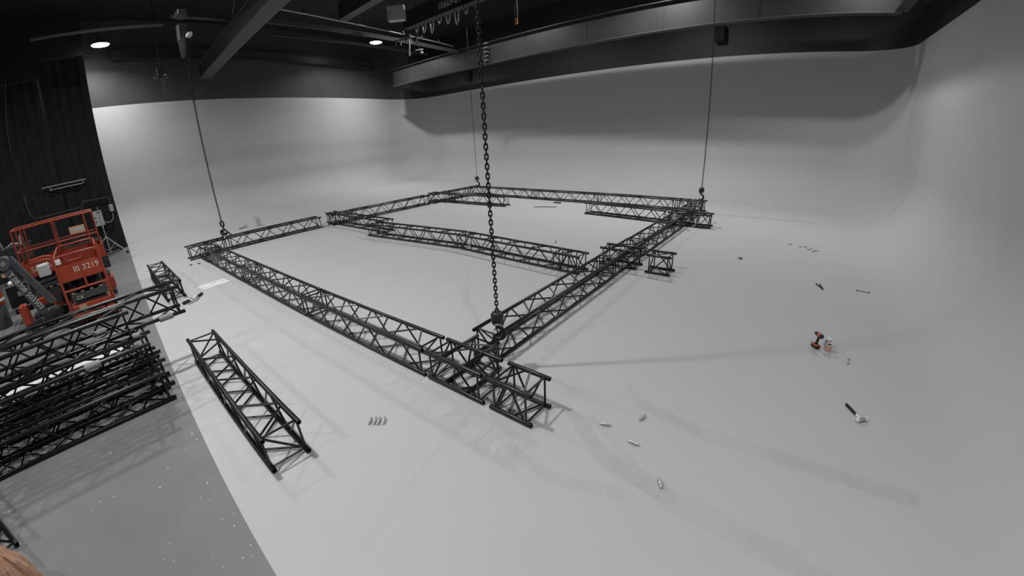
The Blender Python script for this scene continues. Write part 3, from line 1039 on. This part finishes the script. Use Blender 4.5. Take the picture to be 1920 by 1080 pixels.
def scissor_lift(label, loc, rz, full_rails, end_text, side_text):
    """local x = length (1.78), y = width (0.80)"""
    t = thing('scissor_lift', label, 'lift', loc, rz, 'orange lifts by the drape')
    L, W = 1.78, 0.80
    ch = MB().bevbox((0, 0, 0.30), (L, W * .92, 0.30), 0.02).build('chassis', 'orange', t, 40)
    MB().bevbox((0, 0, 0.47), (L * .96, W * .75, 0.05), 0.01).build('chassis_top', 'dgrey', ch)
    for sx in (-1, 1):
        for sy in (-1, 1):
            wheel(t, sx * L * .36, sy * W * .44, 0.155, 0.155, 0.10)
    for s in (-1, 1):
        MB().bevbox((0.1, s * W * .475, 0.34), (L * .6, 0.03, 0.24), 0.008).build('tray_door', 'dgrey', t)
        text('SKYJACK', 0.13, 'decal', t, frame(V((0.1, s * (W * .475 + 0.017), 0.36)), (-s, 0, 0), (0, 0, 1)))
    for lev in range(3):
        z0 = 0.50 + lev * 0.13
        for s in (-1, 1):
            MB().beam((-L * .42, s * W * .33, z0), (L * .42, s * W * .33, z0 + 0.11), 0.05, 0.09).build('scissor_arm', 'dgrey', t)
            MB().beam((L * .42, s * W * .26, z0), (-L * .42, s * W * .26, z0 + 0.11), 0.05, 0.09).build('scissor_arm', 'dgrey', t)
    text('SKYJACK', 0.12, 'decal', t, frame(V((0.0, -W * .33 - 0.03, 0.69)), (1, 0, 0), (0, 0.2, 1)))
    for i in range(6):
        MB().bevbox((-L * .33 + i * 0.16, -W * .33 - 0.03, 0.60), (0.07, 0.012, 0.03), 0.003).build('reflector', 'tan', t)
    MB().bevbox((0, 0, 0.945), (L, W, 0.05), 0.01).build('deck', 'dgrey', t)
    for s in (-1, 1):
        p = MB().bevbox((0, s * W / 2, 1.08), (L, 0.025, 0.30), 0.006).build('side_panel', 'orange', t)
        text(side_text, 0.17, 'decal', t, frame(V((-0.35, s * (W / 2 + 0.014), 1.08)), (-s, 0, 0), (0, 0, 1)))
        text('III 3219', 0.14, 'decal', t, frame(V((0.5, s * (W / 2 + 0.014), 1.08)), (-s, 0, 0), (0, 0, 1)))
        p = MB().bevbox((s * L / 2, 0, 1.08), (0.025, W, 0.30), 0.006).build('end_panel', 'orange', t)
        if end_text:
            text(end_text, 0.155, 'decal', t, frame(V((s * (L / 2 + 0.014), s * 0.12, 1.12)), (0, s, 0), (0, 0, 1)))
    hx, hy = L / 2 - 0.03, W / 2 - 0.02
    if full_rails:
        for z in (1.50, 1.98):
            rail(t, [(-hx, -hy, z), (-hx, hy, z)])
            rail(t, [(hx, -hy, z), (hx, hy, z)])
            for y in (-hy, hy):
                rail(t, [(-hx, y, z), (hx, y, z)])
        for x in (-hx, -hx * .78, 0, hx * .78, hx):
            for y in (-hy, hy):
                rail(t, [(x, y, 1.2), (x, y, 1.98)], 0.021, 'orange2', 'post')
    else:
        for y in (-hy, hy):
            for x0 in (-hx, 0.03):
                x1 = x0 + hx - 0.03
                rail(t, [(x0, y, 1.2), (x0, y, 1.36), (x0 + .06, y, 1.42), (x1 - .06, y, 1.42), (x1, y, 1.36), (x1, y, 1.2)])
        for x in (-hx, hx):
            rail(t, [(x, -hy, 1.2), (x, -hy, 1.36), (x, -hy + .06, 1.42), (x, hy - .06, 1.42), (x, hy, 1.36), (x, hy, 1.2)])
            rail(t, [(x, -hy * .62, 1.4), (x, -hy * .45, 1.30), (x, hy * .2, 1.30), (x, hy * .4, 1.4)], 0.015)
    return t


lift1 = scissor_lift('orange scissor lift with tall double guard rails standing along the drape', (-12.28, -0.77, 0), PI / 2, True, '', 'SKYJACK')
lift2 = scissor_lift('orange scissor lift with low folded rails standing end on, nearest the pile', (-10.87, -0.42, 0), 0.0, False, 'III 3219', 'SKYJACK')
# entry frame and end details of the near lift (near end faces +x)
ex = 0.915
for y in (-0.40, 0.40):
    rail(lift2, [(ex, y, 0.24), (ex, y, 1.5)], 0.026, 'orange', 'entry_post')
for z in (0.76, 0.24):
    rail(lift2, [(ex, -0.40, z), (ex, 0.40, z)], 0.024, 'orange', 'entry_rail')
rail(lift2, [(ex, 0.03, 0.76), (ex, 0.03, 1.0)], 0.02, 'orange', 'entry_post')
rail(lift2, [(ex, -0.40, 1.48), (ex, -0.55, 1.52), (ex, -0.78, 1.50), (ex, -0.8, 1.46), (ex, -0.55, 1.47), (ex, -0.4, 1.42)], 0.02, 'orange', 'loop_handle')
MB().bevbox((ex - 0.02, 0.02, 0.60), (0.03, 0.66, 0.13), 0.006).build('end_cover', 'dgrey', lift2)
for i in range(4):
    MB().bevbox((ex, -0.26 + i * 0.17, 0.69), (0.012, 0.06, 0.022), 0.003).build('reflector', 'tan', lift2)
text('CK', 0.1, 'decal', lift2, frame(V((ex + 0.002, -0.16, 0.58)), (0, 1, 0), (0, 0, 1)))
MB().bevbox((ex - 0.015, -0.18, 0.36), (0.012, 0.14, 0.15), 0.003).build('warning_sticker', 'tan', lift2)
MB().bevbox((ex + 0.0, 0.0, 0.16), (0.05, 0.80, 0.10), 0.01).build('bumper', 'orange', lift2)
cb = MB().bevbox((ex - 0.06, -0.60, 1.24), (0.13, 0.22, 0.17), 0.015).build('control_box', 'lightgrey', lift2, 40)
MB().bevbox((0.86, -0.60, 1.36), (0.13, 0.20, 0.06), 0.01).build('control_panel', 'white', cb)
for i in range(3):
    MB().bevbox((0.86, -0.66 + 0.06 * i, 1.40), (0.03, 0.025, 0.035), 0.004).build('switch', 'black', cb)
MB().bevbox((ex - 0.05, -0.34, 1.33), (0.1, 0.12, 0.10), 0.012).build('joystick_box', 'white', lift2)
# compact boom machine
bm = thing('boom_machine', 'small machine with dark grey lettered boom arm in front of the lifts', 'machine', (-11.0, -1.5, 0), 0)
top, bot = V((0.0, -0.30, 1.50)), V((0.10, 0.30, 0.18))
arm = MB().beam(top + V((0.1, 0, -0.10)), bot + V((0.1, -0.1, -0.02)), 0.09, 0.13).build('boom_arm', 'boom', bm)
MB().beam(top + V((0, 0.12, 0.06)), bot + V((0, 0.05, 0.30)), 0.09, 0.12).build('upper_arm', 'boom', bm)
MB().cyl(top + V((-0.08, 0, 0)), top + V((0.18, 0, 0)), 0.13, seg=20).build('knuckle', 'boom', bm, 40)
MB().cyl(top + V((0.17, 0, 0)), top + V((0.2, 0, 0)), 0.05, seg=12).build('pin', 'steel', bm, 40)
MB().cyl(bot + V((-0.08, 0.0, 0.1)), bot + V((0.18, 0.0, 0.1)), 0.12, seg=20).build('base_knuckle', 'boom', bm, 40)
dv = (bot - top).normalized()
mid = (top + bot) / 2 + V((0.185, -0.02, -0.06)) - dv * 0.10
text('T.08708 503503', 0.138, 'decal', bm, frame(mid, dv, V((0, dv.z * -1, dv.y)) * (1 if dv.y > 0 else -1)))
MB().bevbox((0.05, 0.05, 0.14), (0.5, 0.8, 0.10), 0.02).build('base_frame', 'dgrey', bm)
for y in (-0.02, 0.36):
    wheel(bm, 0.34, y, 0.155, 0.155, 0.08, 'x')
    wheel(bm, -0.25, y, 0.155, 0.155, 0.08, 'x')
MB().bevbox((0.05, -0.25, 0.40), (0.25, 0.16, 0.42), 0.02).build('counterweight', 'orange', bm, 40)
MB().bevbox((0.18, -0.02, 0.35), (0.08, 0.10, 0.10), 0.01).build('valve_block', 'dgrey', bm)
MB().tube([(0.05, -0.1, 1.3), (0.0, 0.1, 1.1), (0.0, 0.28, 0.75), (0.05, 0.3, 0.4)], 0.018, 6).build('hose', 'rubber', bm, 180)
MB().bevbox((0.1, -0.36, 1.28), (0.03, 0.12, 0.08), 0.005).build('orange_sticker', 'tan', bm)
# machine part with an orange end cut off at the left edge
mc = thing('tool_drum', 'orange and white drum at the left edge behind the boom arm', 'drum', (-12.4, -2.52, 0), 0)
MB().lathe([(0.2, 0.0), (0.2, 0.5), (0.19, 0.52)], 18).build('drum_body', 'dgrey', mc, 40)
MB().lathe([(0.21, 0.52), (0.22, 0.62), (0.22, 0.95), (0.16, 1.02), (0, 1.02)], 18).build('drum_top', 'orange', mc, 40)
MB().lathe([(0.222, 0.6), (0.226, 0.6), (0.226, 0.66), (0.222, 0.66)], 18).build('band', 'white', mc, 40)
# road case
rc_ = thing('road_case', 'black road case with silver edges and recessed handle behind the boom arm', 'case', (-13.55, -2.12, 0.0), 0.05)
MB().bevbox((0, 0, 0.42), (0.6, 0.55, 0.55), 0.01).build('case_body', 'black', rc_)
for z in (0.145, 0.695):
    for s in (-1, 1):
        MB().box((0.302, 0, z), (0.012, 0.56, 0.03)).build('edge_trim', 'silver', rc_) if s == 1 else None
for y in (-0.275, 0.275):
    MB().box((0.302, y, 0.42), (0.014, 0.03, 0.56)).build('edge_trim', 'silver', rc_)
MB().bevbox((0.305, 0.06, 0.46), (0.01, 0.16, 0.11), 0.004).build('handle_plate', 'steel', rc_)
for x in (-.22, .22):
    for y in (-.2, .2):
        wheel(rc_, x, y, 0.06, 0.06, 0.04)
MB().lathe([(0.0, 0.70), (0.1, 0.70), (0.11, 0.74), (0.06, 0.79), (0, 0.79)], 14).build('bowl', 'white', rc_, 50, Matrix.Translation((0.1, -0.08, 0)))
# grey bin with tools
bn = thing('grey_bin', 'dark grey bin with tools sticking out beside the tall lift', 'bin', (-14.6, -2.0, 0), 0.1)
MB().lathe([(0.0, 0.02), (0.33, 0.02), (0.36, 0.1), (0.42, 1.45), (0.44, 1.47), (0.40, 1.47), (0.38, 1.2), (0, 1.2)], 20).build('bin_body', 'dgrey', bn, 50)
for x, y, z, a in ((0.1, -0.35, 1.75, 0.06), (0.15, 0.2, 1.7, -0.1), (-0.1, 0.25, 1.62, 0.2)):
    MB().cyl((x, y * .7, 1.21), (x + a, y, z), 0.03, 0.025, 8).build('tool_handle', 'steel', bn, 40)
MB().tube([(0.05, -0.2, 1.47), (0.2, -0.05, 1.55), (0.2, 0.15, 1.5)], 0.025, 7).build('strap', 'lightgrey', bn)

# bench clutter below the tall lift rails
bx = thing('equipment_rack', 'black equipment rack with paper on it behind the tall lift', 'rack', (-16.2, -0.55, 0), 0)
MB().bevbox((0, 0, 0.45), (0.6, 1.5, 0.9), 0.01).build('rack_body', 'black', bx)
for i in range(3):
    MB().box((0.305, 0, 0.25 + 0.25 * i), (0.01, 1.4, 0.02)).build('rack_strip', 'dgrey', bx)
MB().box((0.1, 0.15, 1.3), (0.02, 0.44, 0.26)).build('poster', 'tan', bx)
MB().box((0.112, 0.17, 1.33), (0.004, 0.36, 0.07)).build('poster_print', 'lightgrey', bx)
MB().box((0.08, 0.15, 1.02), (0.03, 0.5, 0.30)).build('poster_stand', 'black', bx)

# drapes: pleated black cloth on the left
XD = -19.05


def drape(y0, y1, z1, lab, ph):
    n = int((y1 - y0) / 0.045)
    mb = MB()
    vs = []
    for i in range(n + 1):
        y = y0 + (y1 - y0) * i / n
        x = XD + 0.05 * math.sin(y * 17 + ph) + 0.03 * math.sin(y * 41 + 2 * ph)
        for z in (0.01, 1.5, 3.2, 5.0, z1):
            vs.append((x + 0.02 * math.sin(z * 1.3 + y * 5), y, z))
    fs = [(i * 5 + k, i * 5 + k + 1, (i + 1) * 5 + k + 1, (i + 1) * 5 + k) for i in range(n) for k in range(4)]
    mb.add(vs, fs)
    t = thing('drape', lab, 'curtain', (0, 0, 0), 0, 'black drapes')
    mb.build('cloth', 'drape', t, 180)
    MB().cyl((XD, y0, z1 + 0.03), (XD, y1, z1 + 0.03), 0.03, seg=8).build('track', 'darksteel', t)


drape(-0.55, 1.005, 6.9, 'pleated black drape beside the pale wall edge', 0.3)
drape(-3.0, -0.62, 6.3, 'pleated black drape in the middle of the left side', 1.7)
drape(-7.5, -3.05, 6.1, 'black drape at the far left edge', 2.9)
struct('wall_black_left', MB().box((-21.0, -6.2, 4.5), (0.2, 14.6, 9)), 'header')

# fittings on the drape side
fx = thing('lighting_batten', 'silver lighting batten hung on the black drape', 'batten', (-18.85, -0.46, 2.66), 0)
MB().box((0, 0, 0.06), (0.05, 1.45, 0.035)).build('top_rail', 'steel', fx)
MB().box((0, 0.05, -0.06), (0.05, 1.1, 0.03)).build('lower_rail', 'steel', fx)
for y in (-0.5, 0.6):
    MB().beam((0, y, 0.06), (0, y + 0.05, -0.06), 0.03, 0.02).build('hanger', 'steel', fx)
ep = thing('electrical_enclosure', 'light grey electrical panel beside the light stand', 'panel', (-18.82, 0.3, 1.02), 0)
MB().bevbox((0, 0, 0.27), (0.12, 0.34, 0.54), 0.01).build('cabinet', 'lightgrey', ep)
MB().box((0.062, 0.07, 0.47), (0.004, 0.12, 0.05)).build('name_plate', 'black', ep)
for z in (0.15, 0.3):
    MB().box((0.062, -0.08, z), (0.004, 0.05, 0.05)).build('switch', 'dgrey', ep)
MB().tube([(0, 0.17, 0.1), (0.03, 0.34, 0.05), (0.03, 0.48, 0.12), (0.02, 0.53, 0.34)], 0.012, 6).build('cable', 'lightgrey', ep)
jb = thing('junction_box', 'small grey junction box near the pale wall edge', 'box', (-18.83, 0.83, 1.43), 0)
MB().bevbox((0, 0, 0.12), (0.08, 0.14, 0.25), 0.008).build('box_body', 'lightgrey', jb)
MB().bevbox((0.045, 0, 0.12), (0.015, 0.1, 0.12), 0.004).build('cover', 'steel', jb)
cd = thing('conduit', 'grey conduit running bent along the black drape', 'conduit', (-18.85, 0, 0), 0)
MB().tube([(0, -1.83, 2.58), (0, -1.80, 2.0), (0, -1.68, 1.80), (0, -1.5, 1.79), (0, -0.3, 1.80), (0, -0.2, 1.82), (0, -0.15, 1.75), (0, -0.14, 1.55)], 0.018, 7).build('lower_run', 'beam', cd, 180)
MB().tube([(0, -0.09, 1.6), (0, -0.08, 1.9), (0, -0.02, 1.98), (0, 0.8, 1.95), (0, 0.83, 1.9), (0, 0.83, 1.69)], 0.018, 7).build('upper_run', 'beam', cd, 180)
MB().tube([(0, -1.66, 6.4), (0, -1.86, 4.9), (0, -1.9, 3.9)], 0.016, 7).build('drop_run', 'beam', cd, 180)

# light stand
ls = thing('light_stand', 'silver tripod light stand beside the pale wall edge', 'stand', (-18.15, 0.36, 0), 0)
MB().cyl((0, 0, 0.1), (0, 0, 1.05), 0.02, seg=8).build('pole', 'steel', ls, 40)
MB().cyl((0, 0, 1.0), (0, 0, 1.72), 0.014, seg=8).build('riser', 'steel', ls, 40)
MB().cyl((0, 0, 1.0), (0, 0, 1.06), 0.03, seg=8).build('collar', 'steel', ls, 40)
MB().cyl((0, 0, 0.60), (0, 0, 0.68), 0.04, seg=8).build('spider', 'steel', ls, 40)
for a in (0.75, 2.6, -1.3):
    dx, dy = math.cos(a), math.sin(a)
    lg = MB().cyl((0.03 * dx, 0.03 * dy, 0.64), (0.72 * dx, 0.72 * dy, 0.09), 0.014, seg=7).build('leg', 'steel', ls, 40)
    MB().cyl((0.0, 0.0, 0.2), (0.42 * dx, 0.42 * dy, 0.33), 0.01, seg=6).build('strut', 'steel', ls, 40)
    wheel(lg, 0.73 * dx, 0.73 * dy, 0.05, 0.05, 0.03, 'x', 'dgrey')

# ------------------------------------------------------------------ overhead fittings
cr1 = thing('conduit_rail', 'thin bright conduit with clips running below the roof', 'conduit', (0, 0, 7.0), 0)
MB().tube([(-13.5, 5.9, 0), (-14.1, 8.8, 0), (-14.6, 11.9, 0), (-15.15, 15.4, 0)], 0.028, 7).build('pipe', 'steel', cr1, 180)
for i in range(8):
    f_ = i / 8
    MB().box((-13.5 - 1.65 * f_, 5.9 + 9.5 * f_, 0.06), (0.05, 0.08, 0.12)).build('clip', 'darksteel', cr1)
cr2 = thing('roof_rail', 'dark rail running below the bright conduit under the roof', 'rail', (0, 0, 6.95), 0)
MB().beam((-14.7, 6.0, 0), (-15.8, 16.5, 0), 0.05, 0.16).build('rail_bar', 'beam', cr2)
cr3 = thing('roof_rail', 'dark lower rail with hangers carrying the back left lamp', 'rail', (0, 0, 7.0), 0)
MB().beam((-16.6, 7.2, 0), (-17.3, 15.6, 0), 0.05, 0.10).build('rail_bar', 'darksteel', cr3)
for k in range(4):
    MB().box((-16.7 - 0.18 * k, 8.4 + k * 2.1, 0.2), (0.04, 0.04, 0.4)).build('hanger', 'darksteel', cr3)
cr4 = thing('roof_rail', 'dark pole under the roof above the left chain hoist', 'rail', (0, 0, 6.95), 0)
MB().cyl((-16.3, -0.6, 0), (-15.6, 3.2, 0), 0.05, seg=8).build('pole', 'beam', cr4, 40)
MB().cyl((-14.9, 3.3, 0.05), (-15.1, 5.2, 0.05), 0.05, seg=8).build('pole', 'beam', cr4, 40)
br = thing('hanger_rod', 'thin diagonal rod beside the wide grey roof beam', 'rod', (0, 0, 7.0), 0)
MB().cyl((-16.2, 5.5, 0), (-11.0, 4.1, 0), 0.02, seg=6).build('rod', 'beam', br, 40)
hb = thing('chain_hoist', 'small dark hoist hanging high before the left wall', 'hoist', (-17.6, 3.3, 5.3), 0)
MB().bevbox((0, 0, 0.55), (0.2, 0.25, 0.35), 0.03).build('hoist_body', 'black', hb, 40)
MB().bevbox((0.0, 0.0, 0.40), (0.3, 0.5, 0.06), 0.01).build('bracket', 'darksteel', hb)
MB().lathe([(0.02, -0.1), (0.1, 0.0), (0.12, 0.35)], 12).build('chain_bag', 'beam', hb, 60)
MB().cyl((0, 0, 0.7), (0, 0, 3.7), 0.015, seg=6).build('chain', 'chain', hb)
MB().box((0.1, 0.1, 0.45), (0.06, 0.1, 0.05)).build('label_plate', 'lightgrey', hb)
bx_ = thing('electrical_cabinet', 'white electrical cabinet hanging under the roof', 'cabinet', (-12.75, 10.15, 6.85), 0.6)
MB().bevbox((0, 0, 0.3), (0.62, 0.25, 0.55), 0.02).build('cabinet_body', 'lightgrey', bx_)
MB().bevbox((0.0, -0.135, 0.3), (0.54, 0.02, 0.47), 0.008).build('cabinet_door', 'lightgrey', bx_)
MB().box((-0.2, -0.15, 0.3), (0.02, 0.015, 0.06)).build('latch', 'black', bx_)
MB().cyl((0, 0, 0.57), (0, 0, 2.15), 0.03, seg=8).build('hanger', 'darksteel', bx_)
# festoon cable loops under the numbered beam
fs_ = thing('festoon_cable', 'white looping cables hanging from the numbered roof beam', 'cable', (0, 0, 7.01), 0)
for k in range(7):
    x = -13.2 + k * 0.48
    y = 11.45 - 0.09 * (x + 12.7) - 0.12
    dz = 0.30 + 0.12 * ((k * 7) % 3)
    MB().tube([(x, y, 0.0), (x + 0.03, y - 0.02, -dz * .7), (x + 0.09, y - 0.03, -dz), (x + 0.16, y - 0.02, -dz * .8), (x + 0.2, y, 0.0)], 0.022, 7).build('cable_loop', 'white' if k % 3 else 'lightgrey', fs_, 180)
tr = thing('cable_trolley', 'dark cable trolley and connectors at the end of the numbered beam', 'trolley', (-14.0, 11.5, 6.75), 0.3)
MB().bevbox((0, 0, 0), (0.5, 0.2, 0.12), 0.02).build('trolley_body', 'darksteel', tr)
for i in range(5):
    MB().box((-0.5 + i * 0.25, 0, -0.16), (0.03, 0.05, 0.22 + 0.05 * (i % 2))).build('hanger', 'steel' if i % 2 else 'darksteel', tr)
MB().beam((-0.6, 0, -0.1), (0.7, 0, -0.1), 0.03, 0.03).build('bar', 'darksteel', tr)
MB().cyl((0, 0, 0.05), (0, 0, 2.25), 0.02, seg=6).build('stem', 'darksteel', tr)
MB().tube([(0.15, 0, -0.05), (0.16, 0, -0.4), (0.12, 0, -0.62)], 0.03, 7).build('drop_cable', 'white', tr, 180)
MB().cyl((0.12, 0, -0.62), (0.12, 0, -0.75), 0.045, seg=8).build('plug', 'lightgrey', tr)
pd = thing('pendant_plug', 'hanging cable with an orange plug at its end near the top', 'cable', (-7.78, 10.64, 5.85), 0)
MB().cyl((0, 0, 0.0), (0, 0, 0.16), 0.05, 0.045, 10).build('plug', 'drillorange', pd, 40)
MB().cyl((0, 0, 0.16), (0, 0, 0.55), 0.045, 0.03, 10).build('connector', 'darksteel', pd, 40)
MB().cyl((0, 0, 0.5), (0, 0, 3.15), 0.02, seg=6).build('cable', 'black', pd)
MB().cyl((0.05, 0, 0.2), (0.05, 0, 0.7), 0.012, seg=6).build('wire', 'lightgrey', pd)
rk = thing('cable_rack', 'vertical rack with five prongs on the girder web', 'rack', (-13.6, 16.0, 6.08), math.atan2(gd.y, gd.x))
MB().box((0, 0, 0.45), (0.05, 0.04, 0.95)).build('post', 'beam', rk)
for i in range(5):
    MB().box((0.12, -0.08, 0.08 + i * 0.19), (0.24, 0.10, 0.03)).build('prong', 'steel', rk)
for i, (x, lab) in enumerate(((-18.2, 'dark loudspeaker box on the black header at the left'), (-3.45, 'dark loudspeaker box on the black header behind the right chain'))):
    sp = thing('wall_speaker', lab, 'speaker', (x, YB(x) - 0.14, 6.0), math.atan2(dB.y, dB.x))
    MB().bevbox((0, 0, 0.3), (0.4, 0.24, 0.6), 0.02).build('speaker_body', 'bore', sp)
    MB().bevbox((0, -0.125, 0.3), (0.36, 0.01, 0.54), 0.004).build('grille', 'bore', sp)
em = thing('exit_fixture', 'small white fixture under the roof near the back left lamp', 'fixture', (-15.3, 13.3, 6.55), 0.5)
MB().bevbox((0, 0, 0.1), (0.35, 0.08, 0.05), 0.01).build('arm', 'white', em)
MB().bevbox((0.12, 0, -0.03), (0.1, 0.1, 0.08), 0.01).build('head', 'white', em)
MB().cyl((0, 0, 0.1), (0, 0, 2.45), 0.015, seg=6).build('stem', 'darksteel', em)
